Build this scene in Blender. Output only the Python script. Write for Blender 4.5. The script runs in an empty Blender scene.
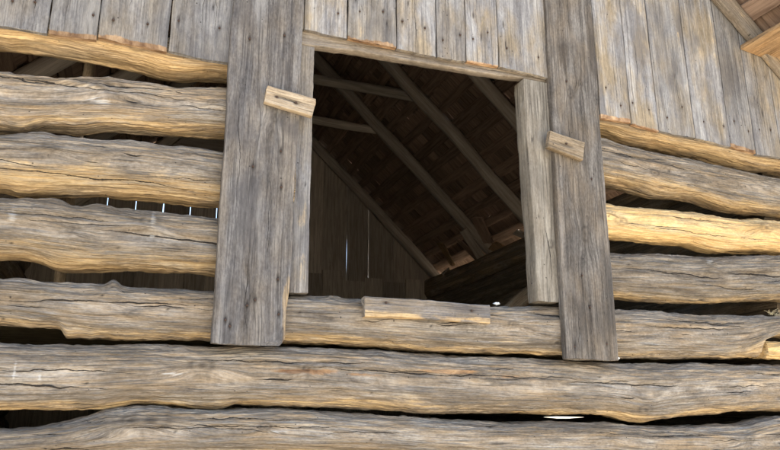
import bpy, math, random
import numpy as np

# ------------------------------------------------------------------ camera, sky, sun, exposure
S = bpy.context.scene
COL = S.collection
cam_d = bpy.data.cameras.new('camera')
cam = bpy.data.objects.new('camera', cam_d)
COL.objects.link(cam)
cam.location = (0, -3.0, 1.6)
cam.rotation_euler = (math.radians(90 + 15.2), 0, math.radians(-20.4))
cam_d.sensor_width = 36
cam_d.lens = 36 * 704 / 780
cam_d.clip_end = 2000
cam_d.clip_start = 0.05
S.camera = cam

SUN_EL = math.radians(63)
SUN_AZ = math.radians(75)      # measured from +y (into the barn) towards +x
w = bpy.data.worlds.new('World')
S.world = w
w.use_nodes = True
nt = w.node_tree
sky = nt.nodes.new('ShaderNodeTexSky')
sky.sky_type = 'NISHITA'
sky.sun_disc = False
sky.sun_elevation = SUN_EL
sky.sun_rotation = SUN_AZ
nt.links.new(sky.outputs[0], nt.nodes['Background'].inputs[0])
nt.nodes['Background'].inputs[1].default_value = 0.125
sun_d = bpy.data.lights.new('sun', 'SUN')
sun_d.energy = 5.0
sun_d.angle = math.radians(0.5)
sun_d.color = (1, .95, .87)
sun = bpy.data.objects.new('sun', sun_d)
COL.objects.link(sun)
# lamp shines along its local -Z
sun.rotation_euler = (math.pi / 2 - SUN_EL, 0, math.pi - SUN_AZ)
sun.location = (6, 4, 12)
S.view_settings.view_transform = 'Standard'
S.view_settings.look = 'None'
S.view_settings.gamma = 1
S.view_settings.use_curve_mapping = False
S.view_settings.exposure = 2.08

# ------------------------------------------------------------------ noise helpers
def _h(i, j, k, seed):
    n = (i * 374761393 + j * 668265263 + k * 2147483647 + seed * 1274126177) & 0xffffffff
    n = ((n ^ (n >> 13)) * 1274126177) & 0xffffffff
    n = ((n ^ (n >> 16)) * 2246822519) & 0xffffffff
    return ((n ^ (n >> 15)) & 0xffffff) / float(0xffffff) * 2 - 1
def vn(x, y, seed=0):
    x = np.asarray(x, float); y = np.asarray(y, float)
    x, y = np.broadcast_arrays(x, y)
    i = np.floor(x).astype(np.int64); j = np.floor(y).astype(np.int64)
    u = x - i; v = y - j
    u = u * u * u * (u * (u * 6 - 15) + 10); v = v * v * v * (v * (v * 6 - 15) + 10)
    z = np.zeros_like(i)
    a = _h(i, j, z, seed); b = _h(i + 1, j, z, seed); c = _h(i, j + 1, z, seed); d = _h(i + 1, j + 1, z, seed)
    return (a * (1 - u) + b * u) * (1 - v) + (c * (1 - u) + d * u) * v
def fbm(x, y, seed=0, o=3, g=.5):
    s = 0; a = 1; t = 0
    for k in range(o):
        s = s + a * vn(x * 2 ** k, y * 2 ** k, seed + 31 * k); t += a; a *= g
    return s / t
def sstep(a, b, x):
    t = np.clip((x - a) / (b - a), 0, 1); return t * t * (3 - 2 * t)
def pchip(pts, x):
    p = np.array(sorted(pts), float); X, Y = p[:, 0], p[:, 1]
    if len(X) == 1: return np.full_like(x, Y[0])
    h = np.diff(X); d = np.diff(Y) / h
    m = np.zeros(len(X))
    for k in range(1, len(X) - 1):
        if d[k - 1] * d[k] > 0:
            w1 = 2 * h[k] + h[k - 1]; w2 = h[k] + 2 * h[k - 1]
            m[k] = (w1 + w2) / (w1 / d[k - 1] + w2 / d[k])
    xc = np.clip(x, X[0], X[-1]); i = np.clip(np.searchsorted(X, xc) - 1, 0, len(h) - 1)
    t = (xc - X[i]) / h[i]
    return ((1 + 2 * t) * (1 - t) ** 2 * Y[i] + t * (1 - t) ** 2 * h[i] * m[i]
            + t * t * (3 - 2 * t) * Y[i + 1] + t * t * (t - 1) * h[i] * m[i + 1])

# ------------------------------------------------------------------ materials
def ramp(nt, fac, stops, interp='LINEAR'):
    r = nt.nodes.new('ShaderNodeValToRGB'); r.color_ramp.interpolation = interp
    e = r.color_ramp.elements
    while len(e) < len(stops): e.new(.5)
    for k, (p, c) in enumerate(stops):
        e[k].position = p
        e[k].color = (c, c, c, 1) if not isinstance(c, tuple) else (*c, 1)
    nt.links.new(fac, r.inputs[0]); return r.outputs[0]
def mix(nt, fac, a, b, mode='MIX'):
    m = nt.nodes.new('ShaderNodeMix'); m.data_type = 'RGBA'; m.blend_type = mode
    for s, v in ((m.inputs[0], fac), (m.inputs[6], a), (m.inputs[7], b)):
        if isinstance(v, (int, float)): s.default_value = v
        elif isinstance(v, tuple): s.default_value = (*v, 1)
        else: nt.links.new(v, s)
    return m.outputs[2]
def mth(nt, op, a, b=0.0, clamp=False):
    m = nt.nodes.new('ShaderNodeMath'); m.operation = op; m.use_clamp = clamp
    for s, v in zip(m.inputs, (a, b)):
        if isinstance(v, (int, float)): s.default_value = v
        else: nt.links.new(v, s)
    return m.outputs[0]
def noise(nt, vec, scale, sc=(1, 1, 1), detail=4, rough=.55, dist=0):
    mp = nt.nodes.new('ShaderNodeMapping'); mp.inputs['Scale'].default_value = sc
    nt.links.new(vec, mp.inputs[0])
    n = nt.nodes.new('ShaderNodeTexNoise'); n.inputs['Scale'].default_value = scale
    n.inputs['Detail'].default_value = detail; n.inputs['Roughness'].default_value = rough
    n.inputs['Distortion'].default_value = dist
    nt.links.new(mp.outputs[0], n.inputs['Vector']); return n.outputs[0]

def wood(name, dark, mid, light, warm=(.30, .20, .11), warm_amt=.35, gold_d=(.26, .16, .076), gold_l=(.64, .46, .245), bump=.6, line=1.0, con=1.0, stretch=1.0, big=.5):
    m = bpy.data.materials.new(name); m.use_nodes = True
    nt = m.node_tree; bs = nt.nodes['Principled BSDF']
    at = nt.nodes.new('ShaderNodeAttribute'); at.attribute_name = 'grain'
    oi = nt.nodes.new('ShaderNodeObjectInfo')
    sc = nt.nodes.new('ShaderNodeVectorMath'); sc.operation = 'SCALE'; sc.inputs[0].default_value = (13, 7, 29)
    nt.links.new(oi.outputs['Random'], sc.inputs['Scale'])
    ad = nt.nodes.new('ShaderNodeVectorMath'); ad.operation = 'ADD'
    nt.links.new(at.outputs['Vector'], ad.inputs[0]); nt.links.new(sc.outputs[0], ad.inputs[1])
    v = ad.outputs[0]
    mk = nt.nodes.new('ShaderNodeAttribute'); mk.attribute_name = 'mask'
    sp = nt.nodes.new('ShaderNodeSeparateColor'); nt.links.new(mk.outputs['Color'], sp.inputs[0])
    G, D, F, W = sp.outputs[0], sp.outputs[1], sp.outputs[2], mk.outputs['Alpha']
    streak = noise(nt, v, 1, (1.7 / stretch, 24, 24), 6, .7, .15)
    fine = noise(nt, v, 1, (7, 170, 170), 3, .75)
    lines = noise(nt, v, 1, (2.6 / stretch, 62, 62), 4, .62, .2)
    patch = noise(nt, v, 1, (3.0, 7, 7), 4, .62)
    patch2 = noise(nt, v, 1, (7, 15, 15), 5, .7, .5)
    speck = noise(nt, v, 130, (.45, 1, 1), 2, .6)
    hair = noise(nt, v, 1, (4.5 / stretch, 125, 125), 2, .5)
    t = mth(nt, 'ADD', mth(nt, 'MULTIPLY', streak, .40), mth(nt, 'MULTIPLY', fine, .22))
    t = mth(nt, 'ADD', t, mth(nt, 'MULTIPLY', speck, .16))
    t = mth(nt, 'ADD', t, mth(nt, 'MULTIPLY', patch2, .22))
    grey = ramp(nt, t, [(.495 - .11 / con, dark), (.495, mid), (.495 + .115 / con, light)])
    wm = ramp(nt, patch, [(.40, 0.0), (.62, 1.0)])
    grey = mix(nt, mth(nt, 'MULTIPLY', wm, mth(nt, 'ADD', warm_amt * .5, mth(nt, 'MULTIPLY', oi.outputs['Random'], warm_amt))), grey, ramp(nt, t, [(.39, tuple(c * .55 for c in warm)), (.62, tuple(c * 1.5 for c in warm))]))
    # pale silvery patches
    pl = ramp(nt, noise(nt, v, 1, (2.0, 11, 11), 6, .65, .5), [(.56, 0.0), (.70, 1.0)])
    grey = mix(nt, mth(nt, 'MULTIPLY', pl, .4), grey, tuple(min(1, c * 1.25) for c in light))
    sm = ramp(nt, noise(nt, v, 1, (2.2, 5, 5), 3, .6, .6), [(.36, 1.0), (.50, 0.0)])
    grey = mix(nt, mth(nt, 'MULTIPLY', sm, big), grey, tuple(c * 1.15 for c in dark))
    gold = ramp(nt, t, [(.39, gold_d), (.60, gold_l)])
    gold = mix(nt, ramp(nt, lines, [(.30, .8), (.42, 0.0)]), gold, tuple(c * .55 for c in gold_d))
    gm = mth(nt, 'ADD', G, mth(nt, 'MULTIPLY', mth(nt, 'SUBTRACT', mth(nt, 'ADD', mth(nt, 'MULTIPLY', streak, .55), mth(nt, 'MULTIPLY', patch2, .45)), .5), 2.6))
    gm = mth(nt, 'MULTIPLY', ramp(nt, gm, [(.34, 0.0), (.66, 1.0)]), ramp(nt, G, [(.02, 0.0), (.12, 1.0)]))
    gm = mth(nt, 'MULTIPLY', gm, ramp(nt, patch, [(.36, .35), (.56, .92)]))
    c = mix(nt, gm, grey, gold)
    # dark weather checks along the grain
    chk = ramp(nt, lines, [(.31, 1.0), (.375, 0.0)])
    chk = mth(nt, 'MULTIPLY', chk, ramp(nt, patch, [(.38, .15), (.58, 1.0)]))
    chk = mth(nt, 'MULTIPLY', chk, line)
    c = mix(nt, mth(nt, 'MULTIPLY', chk, .8), c, tuple(x * .35 for x in dark))
    hd = mth(nt, 'MULTIPLY', ramp(nt, hair, [(.38, 1.0), (.45, 0.0)]), ramp(nt, patch2, [(.38, .2), (.58, .9)]))
    c = mix(nt, mth(nt, 'MULTIPLY', hd, .85 * line), c, mix(nt, .25, tuple(x * .45 for x in dark), c))
    hl = mth(nt, 'MULTIPLY', ramp(nt, hair, [(.59, 0.0), (.67, 1.0)]), .35 * line)
    c = mix(nt, hl, c, mix(nt, 1.0, c, (1.45, 1.42, 1.38), 'MULTIPLY'))
    fr = ramp(nt, patch2, [(.36, (.15, .08, .042)), (.5, (.29, .175, .095)), (.64, (.45, .30, .175))])
    c = mix(nt, ramp(nt, mth(nt, 'ADD', F, mth(nt, 'MULTIPLY', mth(nt, 'SUBTRACT', patch2, .5), 1.6)), [(.35, 0.0), (.65, 1.0)]), c, fr)
    c = mix(nt, mth(nt, 'MULTIPLY', D, .93), c, (.022, .017, .015))
    cd = nt.nodes.new('ShaderNodeAttribute'); cd.attribute_name = 'crackd'
    cw = nt.nodes.new('ShaderNodeAttribute'); cw.attribute_name = 'crackw'
    s1 = nt.nodes.new('ShaderNodeSeparateXYZ'); nt.links.new(cd.outputs['Vector'], s1.inputs[0])
    s2 = nt.nodes.new('ShaderNodeSeparateXYZ'); nt.links.new(cw.outputs['Vector'], s2.inputs[0])
    jit = mth(nt, 'MULTIPLY', mth(nt, 'SUBTRACT', noise(nt, v, 1, (28, 40, 40), 3, .7), .5), .010)
    crk = None
    for q in range(3):
        a_ = mth(nt, 'ABSOLUTE', mth(nt, 'ADD', s1.outputs[q], jit))
        r_ = mth(nt, 'DIVIDE', a_, mth(nt, 'ADD', s2.outputs[q], .00001))
        k_ = ramp(nt, mth(nt, 'MULTIPLY', r_, .5, True), [(.30, 1.0), (.56, 0.0)])
        crk = k_ if crk is None else mth(nt, 'MAXIMUM', crk, k_)
    c = mix(nt, mth(nt, 'MULTIPLY', crk, .92), c, (.018, .014, .012))
    wf = ramp(nt, mth(nt, 'ADD', W, mth(nt, 'MULTIPLY', mth(nt, 'SUBTRACT', fine, .5), 2.2)), [(.5, 0.0), (.8, 1.0)])
    c = mix(nt, mth(nt, 'MULTIPLY', wf, ramp(nt, W, [(.02, 0.0), (.3, .55)])), c, (.56, .53, .48))
    # tiny insect holes
    vo = nt.nodes.new('ShaderNodeTexVoronoi'); vo.inputs['Scale'].default_value = 17
    nt.links.new(v, vo.inputs['Vector'])
    hole = ramp(nt, vo.outputs['Distance'], [(.045, 1.0), (.075, 0.0)])
    c = mix(nt, mth(nt, 'MULTIPLY', hole, .75), c, (.02, .016, .014))
    hs = nt.nodes.new('ShaderNodeHueSaturation')
    nt.links.new(mth(nt, 'ADD', .76, mth(nt, 'MULTIPLY', oi.outputs['Random'], .42)), hs.inputs['Value'])
    nt.links.new(c, hs.inputs['Color'])
    nt.links.new(hs.outputs[0], bs.inputs['Base Color'])
    bs.inputs['Roughness'].default_value = .88
    bs.inputs['Specular IOR Level'].default_value = .18
    hgt = mth(nt, 'ADD', mth(nt, 'MULTIPLY', fine, .6), mth(nt, 'MULTIPLY', streak, .9))
    hgt = mth(nt, 'ADD', hgt, mth(nt, 'MULTIPLY', hair, .9))
    hgt = mth(nt, 'SUBTRACT', hgt, mth(nt, 'MULTIPLY', crk, .9))
    b = nt.nodes.new('ShaderNodeBump'); b.inputs['Strength'].default_value = bump; b.inputs['Distance'].default_value = .009
    nt.links.new(hgt, b.inputs['Height']); nt.links.new(b.outputs[0], bs.inputs['Normal'])
    return m

M_LOG = wood('weathered_log', (.092, .073, .056), (.24, .197, .152), (.435, .378, .308), warm=(.295, .212, .13), warm_amt=.6, bump=1.0, big=.4, con=1.08)
M_FRESH = wood('peeled_yellow_log', (.26, .17, .085), (.50, .345, .17), (.70, .53, .30), warm=(.5, .32, .13), warm_amt=.4, gold_d=(.36, .21, .085), gold_l=(.72, .51, .25), bump=.7, line=.9, big=.2, con=1.15)
M_BOARD = wood('silver_grey_board', (.095, .088, .088), (.215, .202, .196), (.36, .342, .32), warm=(.235, .185, .125), warm_amt=.75, bump=.45, con=1.0, stretch=1.6, line=.7, big=.6)
M_POST = wood('grey_sawn_plank', (.074, .067, .066), (.175, .161, .154), (.31, .29, .27), warm=(.205, .157, .106), warm_amt=.75, bump=.6, con=1.12, stretch=1.6, line=.9, big=.7)
M_TAN = wood('tan_beam', (.15, .11, .07), (.30, .23, .155), (.46, .37, .265), warm=(.33, .23, .135), warm_amt=.5, bump=.55, big=.3, con=1.15)
M_BEAM = wood('brown_grey_beam', (.11, .086, .065), (.225, .182, .14), (.35, .295, .235), warm=(.24, .175, .115), warm_amt=.5, bump=.6, big=.4, con=1.1)
M_JAMB = wood('tan_grey_jamb', (.125, .105, .084), (.265, .23, .186), (.40, .36, .30), warm=(.28, .22, .15), warm_amt=.5, bump=.5, stretch=1.5, big=.35)
M_POSTB = wood('dark_sawn_plank', (.052, .045, .04), (.13, .114, .10), (.245, .22, .195), warm=(.175, .132, .09), warm_amt=.7, bump=.6, con=1.2, stretch=1.8, line=.9, big=.6)
def dull_wood(name, dark, light):
    m = bpy.data.materials.new(name); m.use_nodes = True
    nt = m.node_tree; bs = nt.nodes['Principled BSDF']
    at = nt.nodes.new('ShaderNodeAttribute'); at.attribute_name = 'grain'
    oi = nt.nodes.new('ShaderNodeObjectInfo')
    ad = nt.nodes.new('ShaderNodeVectorMath'); ad.operation = 'ADD'
    sc = nt.nodes.new('ShaderNodeVectorMath'); sc.operation = 'SCALE'; sc.inputs[0].default_value = (13, 7, 29)
    nt.links.new(oi.outputs['Random'], sc.inputs['Scale'])
    nt.links.new(at.outputs['Vector'], ad.inputs[0]); nt.links.new(sc.outputs[0], ad.inputs[1])
    n1 = noise(nt, ad.outputs[0], 1, (2.5, 40, 40), 4, .7, .3)
    c = ramp(nt, n1, [(.36, dark), (.62, light)])
    hs = nt.nodes.new('ShaderNodeHueSaturation')
    nt.links.new(mth(nt, 'ADD', .65, mth(nt, 'MULTIPLY', oi.outputs['Random'], .6)), hs.inputs['Value'])
    nt.links.new(c, hs.inputs['Color']); nt.links.new(hs.outputs[0], bs.inputs['Base Color'])
    bs.inputs['Roughness'].default_value = .9; bs.inputs['Specular IOR Level'].default_value = .15
    return m
M_BROWN = dull_wood('brown_roof_wood', (.15, .095, .068), (.29, .20, .145))
M_INT = dull_wood('dusty_inside_wood', (.30, .25, .205), (.50, .43, .36))
M_ORANGE = wood('orange_brown_board', (.13, .078, .042), (.25, .165, .092), (.35, .25, .15), warm=(.30, .175, .08), warm_amt=.5, bump=.3)

def plain(name, c1, c2, scale=30, rough=.7, metal=0.0):
    m = bpy.data.materials.new(name); m.use_nodes = True
    nt = m.node_tree; bs = nt.nodes['Principled BSDF']
    tc = nt.nodes.new('ShaderNodeTexCoord')
    nt.links.new(mix(nt, ramp(nt, noise(nt, tc.outputs['Object'], scale, detail=6), [(.35, 0.0), (.65, 1.0)]), c1, c2), bs.inputs['Base Color'])
    bs.inputs['Roughness'].default_value = rough; bs.inputs['Metallic'].default_value = metal
    return m
M_NAIL = plain('rusty_iron', (.03, .02, .016), (.10, .05, .03), 300, .7, .3)
M_CHIP = plain('white_chip', (.7, .7, .68), (.85, .85, .83), 90, .8)
M_GROUND = plain('dry_earth', (.42, .36, .265), (.52, .46, .35), .8, .95)

# ------------------------------------------------------------------ object helpers
def root(name, label, cat, loc, group=None):
    o = bpy.data.objects.new(name, None); COL.objects.link(o)
    o.location = loc; o.empty_display_size = .1
    o['label'] = label; o['category'] = cat; o['kind'] = 'thing'
    if group: o['group'] = group
    return o
def place(o, parent, loc, rot=(0, 0, 0)):
    o.rotation_euler = rot
    if parent is not None:
        o.parent = parent
        loc = tuple(a - b for a, b in zip(loc, parent.location))
    o.location = loc
    return o
def tag(o, label, cat=None, group=None, kind=None):
    if label: o['label'] = label
    if cat: o['category'] = cat
    if group: o['group'] = group
    if kind: o['kind'] = kind
    return o

def mesh_from(name, V, F, mat, grain, mask, smooth=True, crack=None):
    me = bpy.data.meshes.new(name)
    me.from_pydata(V.tolist() if hasattr(V, 'tolist') else V, [], F)
    a = me.attributes.new('grain', 'FLOAT_VECTOR', 'POINT'); a.data.foreach_set('vector', np.asarray(grain, np.float32).ravel())
    a = me.attributes.new('mask', 'FLOAT_COLOR', 'POINT'); a.data.foreach_set('color', np.asarray(mask, np.float32).ravel())
    if crack is not None:
        cd, cw = crack
        pad = len(V) - len(cd)
        cd = np.vstack([cd, np.ones((pad, 3))]); cw = np.vstack([cw, np.zeros((pad, 3))])
        a = me.attributes.new('crackd', 'FLOAT_VECTOR', 'POINT'); a.data.foreach_set('vector', np.asarray(cd, np.float32).ravel())
        a = me.attributes.new('crackw', 'FLOAT_VECTOR', 'POINT'); a.data.foreach_set('vector', np.asarray(cw, np.float32).ravel())
    else:
        a = me.attributes.new('crackd', 'FLOAT_VECTOR', 'POINT'); a.data.foreach_set('vector', np.ones(len(V) * 3, np.float32))
        a = me.attributes.new('crackw', 'FLOAT_VECTOR', 'POINT')
    if smooth: me.polygons.foreach_set('use_smooth', np.ones(len(me.polygons), bool))
    me.materials.append(mat); me.update()
    return me

def loft(P, GR, MK, end_fresh=(0, 0), seed=0):
    """P: [N,M,3] stations x ring.  Returns verts, faces, grain, mask with capped ends."""
    N, Mr = P.shape[:2]
    V = P.reshape(-1, 3); idx = np.arange(N * Mr).reshape(N, Mr)
    a = idx[:-1]; b = idx[1:]
    q = np.stack([a, np.roll(a, -1, 1), np.roll(b, -1, 1), b], -1).reshape(-1, 4)
    F = q.tolist()
    G = GR.reshape(-1, 3); K = MK.reshape(-1, 4)
    for e, (row, flip) in enumerate(((0, True), (N - 1, False))):
        c = P[row].mean(0); base = len(V)
        r2 = c + (P[row] - c) * .55
        sgn = -1 if row == 0 else 1
        r2 = r2 + np.stack([sgn * .006 * vn(r2[:, 1] * 40 + seed, r2[:, 2] * 40, seed), 0 * r2[:, 1], 0 * r2[:, 1]], -1)
        V = np.vstack([V, P[row], r2, c[None]])
        pts = np.vstack([P[row], r2, c[None]])
        G = np.vstack([G, np.stack([pts[:, 1] * 3 + 5, pts[:, 2] * .5, pts[:, 0]], -1)])
        k = np.zeros((2 * Mr + 1, 4)); k[:, 2] = end_fresh[e]
        K = np.vstack([K, k])
        for i in range(Mr):
            j = (i + 1) % Mr
            f1 = [base + i, base + j, base + Mr + j, base + Mr + i]; f2 = [base + Mr + i, base + Mr + j, base + 2 * Mr]
            if flip: f1, f2 = f1[::-1], f2[::-1]
            # orientation: body quads wind so that outward is consistent
            F.append(f1[::-1]); F.append(f2[::-1])
    return V, F, G, K

def features(X, Z, A, mask, disp, grain, cracks, knots, stains, whites, seed):
    """carve cracks, knots, nail stains on the front (A = 0..1 front weight); X along grain, Z across."""
    CD = np.ones(X.shape + (3,)); CW = np.zeros(X.shape + (3,)); used = [[], [], []]
    for q, (x0, x1, z0, sl, wd, dp) in enumerate(cracks):
        L = x1 - x0
        zc = z0 + sl * (X - x0) + .010 * vn(X * 5, 0 * X + q * 3.7, seed + q) + .004 * vn(X * 23, 0 * X + q, seed + q + 5)
        tp = np.clip(np.minimum(X - x0, x1 - X) / (.3 * L), 0, 1) ** .8
        tp = tp * (.62 + .38 * vn(X * 8, 0 * X + q, seed + 50 + q))
        e = np.exp(-((Z - zc) / (wd * 1.6 + .003)) ** 2) * A * (tp > 0)
        disp -= dp * .7 * e * tp
        for c in range(3):
            if all(x1 + .04 < a or x0 - .04 > b for a, b in used[c]):
                used[c].append((x0, x1))
                m = (X > x0 - .03) & (X < x1 + .03) & (A > .05)
                CD[..., c] = np.where(m, Z - zc, CD[..., c]); CW[..., c] = np.where(m, wd * tp * .85, CW[..., c])
                break
    for (kx, kz, r, h) in knots:
        dx = (X - kx) / 1.7; dz = Z - kz; d = np.sqrt(dx * dx + dz * dz)
        e = np.exp(-(d / r) ** 2) * A
        disp += h * e * (1 + .4 * vn(X * 60, Z * 60, seed))
        ringd = np.exp(-((d - r * .75) / (r * .22)) ** 2) * A
        mask[..., 1] = np.maximum(mask[..., 1], ringd * .62 * (.6 + .4 * vn(X * 25, Z * 25, seed + 1)))
        core = np.exp(-(d / (r * .3)) ** 4) * A
        mask[..., 1] = np.maximum(mask[..., 1], core * .55)
        disp -= .004 * core
        grain[..., 1] += np.sign(dz) * r * .9 * np.exp(-(d / (r * 2.2)) ** 2) * A * np.tanh(np.abs(dz) / (r * .4))
    for (sx, sz, rl, rw, s) in stains:
        e = np.exp(-(((X - sx) / rl) ** 2 + ((Z - sz) / rw) ** 2) ** 1.5) * A
        mask[..., 1] = np.maximum(mask[..., 1], e * s)
        disp -= .003 * e
    for (sx, sz, rl, rw, s) in whites:
        e = np.exp(-(((X - sx) / rl) ** 2 + ((Z - sz) / rw) ** 2)) * A
        mask[..., 3] = np.maximum(mask[..., 3], e * s)
    return CD, CW

def make_log(name, parent, mat, top, bot, x0, x1, y0=.0, depth=.22, seed=1, res=.0042, step=.011, gold=.0, goldmax=1.0, goldw=.75,
             cracks=(), knots=(), whites=(), ncr=5, nk=3, wob=1.0, npow=3.1, fresh=(), end_fresh=(0, 0), label=None, frontpts=None):
    """log lying along world x with front near y0; top/bot outlines in world (x,z)."""
    rng = random.Random(seed)
    ox = (x0 + x1) / 2
    N = max(8, int((x1 - x0) / step)); xs = np.linspace(x0, x1, N)
    zt = pchip(top, xs) + wob * .005 * fbm(xs * 6, 0 * xs, seed, 4) + wob * .0018 * vn(xs * 45, 0 * xs, seed + 4)
    zb = pchip(bot, xs); zb = zb + .026 * (zb - 1.6)      # outlines were measured nearer the face than the belly of the log
    zb = zb + wob * .005 * fbm(xs * 6, 0 * xs + 9, seed + 1, 4) + wob * .0018 * vn(xs * 45, 0 * xs, seed + 5)
    def soft(a):
        k = max(3, int(.55 / step)) | 1
        return np.convolve(np.pad(a, k // 2, mode='edge'), np.hanning(k + 2)[1:-1] / np.hanning(k + 2)[1:-1].sum(), 'valid')
    st_, sb_ = soft(zt), soft(zb)
    zc = (st_ + sb_) / 2; h = np.maximum((st_ - sb_) / 2, .02); oz = float(zc.mean())
    nf = int(np.clip(.54 / res, 14, 150)); nb = max(8, nf // 6)
    ph = np.concatenate([np.linspace(-115, 115, nf, endpoint=False), np.linspace(115, 245, nb, endpoint=False)]) * math.pi / 180
    cs, sn = np.cos(ph), np.sin(ph)
    cy = np.sign(cs) * np.abs(cs) ** (2 / npow); cz = np.sign(sn) * np.abs(sn) ** (2 / npow)
    X = np.repeat(xs[:, None], len(ph), 1)
    d2 = depth / 2 * (1 + .06 * vn(xs * 2.3, 0 * xs, seed + 9))
    Y = y0 + depth / 2 - d2[:, None] * cy[None] + (.012 * vn(xs * 1.7, 0 * xs, seed + 8))[:, None] * wob
    Z = zc[:, None] + h[:, None] * cz[None]
    Z = Z + (zt - st_)[:, None] * sstep(.45, .97, sn)[None] + (zb - sb_)[:, None] * sstep(.45, .97, -sn)[None]
    ny = -np.repeat(cs[None], N, 0); nz = np.repeat(sn[None], N, 0)
    A = sstep(-.1, .35, -ny)
    s = np.repeat((ph * .15)[None], N, 0)
    grain = np.stack([X, s + .010 * vn(X * 1.5, s * 3, seed + 3) + .003 * fbm(X * 3, s * 14, seed + 6) + (Z - zc[:, None]) * .25, np.full_like(X, seed * 1.37)], -1)
    mask = np.zeros(X.shape + (4,))
    under = -np.repeat(sn[None], N, 0)
    thr = .62 - gold
    mask[..., 0] = sstep(thr - goldw / 2, thr + goldw / 2, under + .30 * fbm(X * 1.6, s * 10, seed + 20) + .08 * vn(X * 4, s * 60, seed + 23))
    facet = np.abs(vn(X * 5.5 + .5 * vn(X * 3, s * 9, seed + 71), s * 16, seed + 70))
    chips = np.clip(vn(X * 11, s * 55, seed + 72) - .45, 0, 1)
    mask[..., 0] *= goldmax * np.clip(.85 + .5 * fbm(X * 1.1, 0 * X, seed + 80), .3, 1)
    disp = .004 * wob * fbm(X * 2.2, s * 12, seed + 11, 3) - .009 * wob * facet - .010 * wob * chips + .0045 * fbm(X * 5, s * 75, seed + 12, 3) + .0016 * vn(X * 14, s * 230, seed + 13) + .0022 * vn(X * 34, s * 90, seed + 14)
    cr = list(cracks)
    for k in range(int(ncr * 2.4)):
        L = (rng.uniform(.25, .8) if k < ncr * .6 else rng.uniform(.06, .3)) * min(1, (x1 - x0)); a = rng.uniform(x0, x1 - L)
        zz = float(np.interp(a + L / 2, xs, zc)) + rng.uniform(-.5, .75) * float(h.mean())
        cr.append((a, a + L, zz, rng.uniform(-.02, .02), rng.uniform(.0020, .0055), rng.uniform(.005, .016)))
    kn = list(knots)
    for k in range(nk):
        a = rng.uniform(x0, x1); zz = float(np.interp(a, xs, zc)) + rng.uniform(-.5, .6) * float(h.mean())
        kn.append((a, zz, rng.uniform(.012, .028), rng.uniform(.002, .009)))
    st = [(rng.uniform(x0, x1), oz + rng.uniform(-.08, .08), rng.uniform(.004, .009), .004, .9) for _ in range(int((x1 - x0) * 3))]
    CD, CW = features(X, Z, A, mask, disp, grain, cr, kn, st, whites, seed)
    for (fx, fz, rl, rw, sv) in fresh:
        e = np.exp(-(((X - fx) / rl) ** 2 + ((Z - fz) / rw) ** 2)) * A * (.75 + .5 * fbm(X * 14, Z * 70, seed + 60))
        mask[..., 2] = np.maximum(mask[..., 2], np.clip(e * sv, 0, 1)); disp -= .010 * np.clip(e, 0, 1) * A * (.5 + .5 * vn(X * 30, Z * 120, seed + 61))
    Y = Y + ny * disp; Z = Z + nz * disp
    P = np.stack([X - ox, Y - y0 - depth / 2, Z - oz], -1)
    V, F, G, K = loft(P, grain, mask, end_fresh, seed)
    o = bpy.data.objects.new(name, mesh_from(name, V, F, mat, G, K, crack=(CD.reshape(-1, 3), CW.reshape(-1, 3)))); COL.objects.link(o)
    place(o, parent, (ox, y0 + depth / 2, oz))
    if label: o['label'] = label
    return o

def make_pole(name, parent, mat, p0, p1, r0, r1, seed=1, seg=14, step=.12, wob=1.0, lift=0.0):
    """round pole between two points (local X = length)."""
    p0 = np.array(p0, float); p1 = np.array(p1, float); d = p1 - p0; L = float(np.linalg.norm(d)); d /= L
    N = max(4, int(L / step)); xs = np.linspace(0, L, N); ph = np.linspace(0, 2 * math.pi, seg, endpoint=False)
    X = np.repeat(xs[:, None], seg, 1); r = np.linspace(r0, r1, N)[:, None] * (1 + .12 * wob * vn(X * 2.5, ph[None] * 1.1, seed))
    Y = r * np.cos(ph)[None] + wob * .012 * vn(xs * 1.3, 0 * xs, seed + 1)[:, None]
    Z = r * np.sin(ph)[None] + wob * .012 * vn(xs * 1.3, 0 * xs, seed + 2)[:, None]
    if lift: Z = Z + lift * np.exp(-((X - 2.7) / .6) ** 2)
    P = np.stack([X - L / 2, Y, Z], -1)[:, ::-1]
    grain = np.stack([X, np.repeat((ph * r0)[None], N, 0), np.full_like(X, seed * 1.3)], -1)[:, ::-1]
    V, F, G, K = loft(P, grain, np.zeros(X.shape + (4,)), (0, 0), seed)
    o = bpy.data.objects.new(name, mesh_from(name, V, F, mat, G, K)); COL.objects.link(o)
    rot = (0, -math.asin(max(-1, min(1, d[2]))), math.atan2(d[1], d[0]))
    return place(o, parent, tuple((p0 + p1) / 2), rot)

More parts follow.
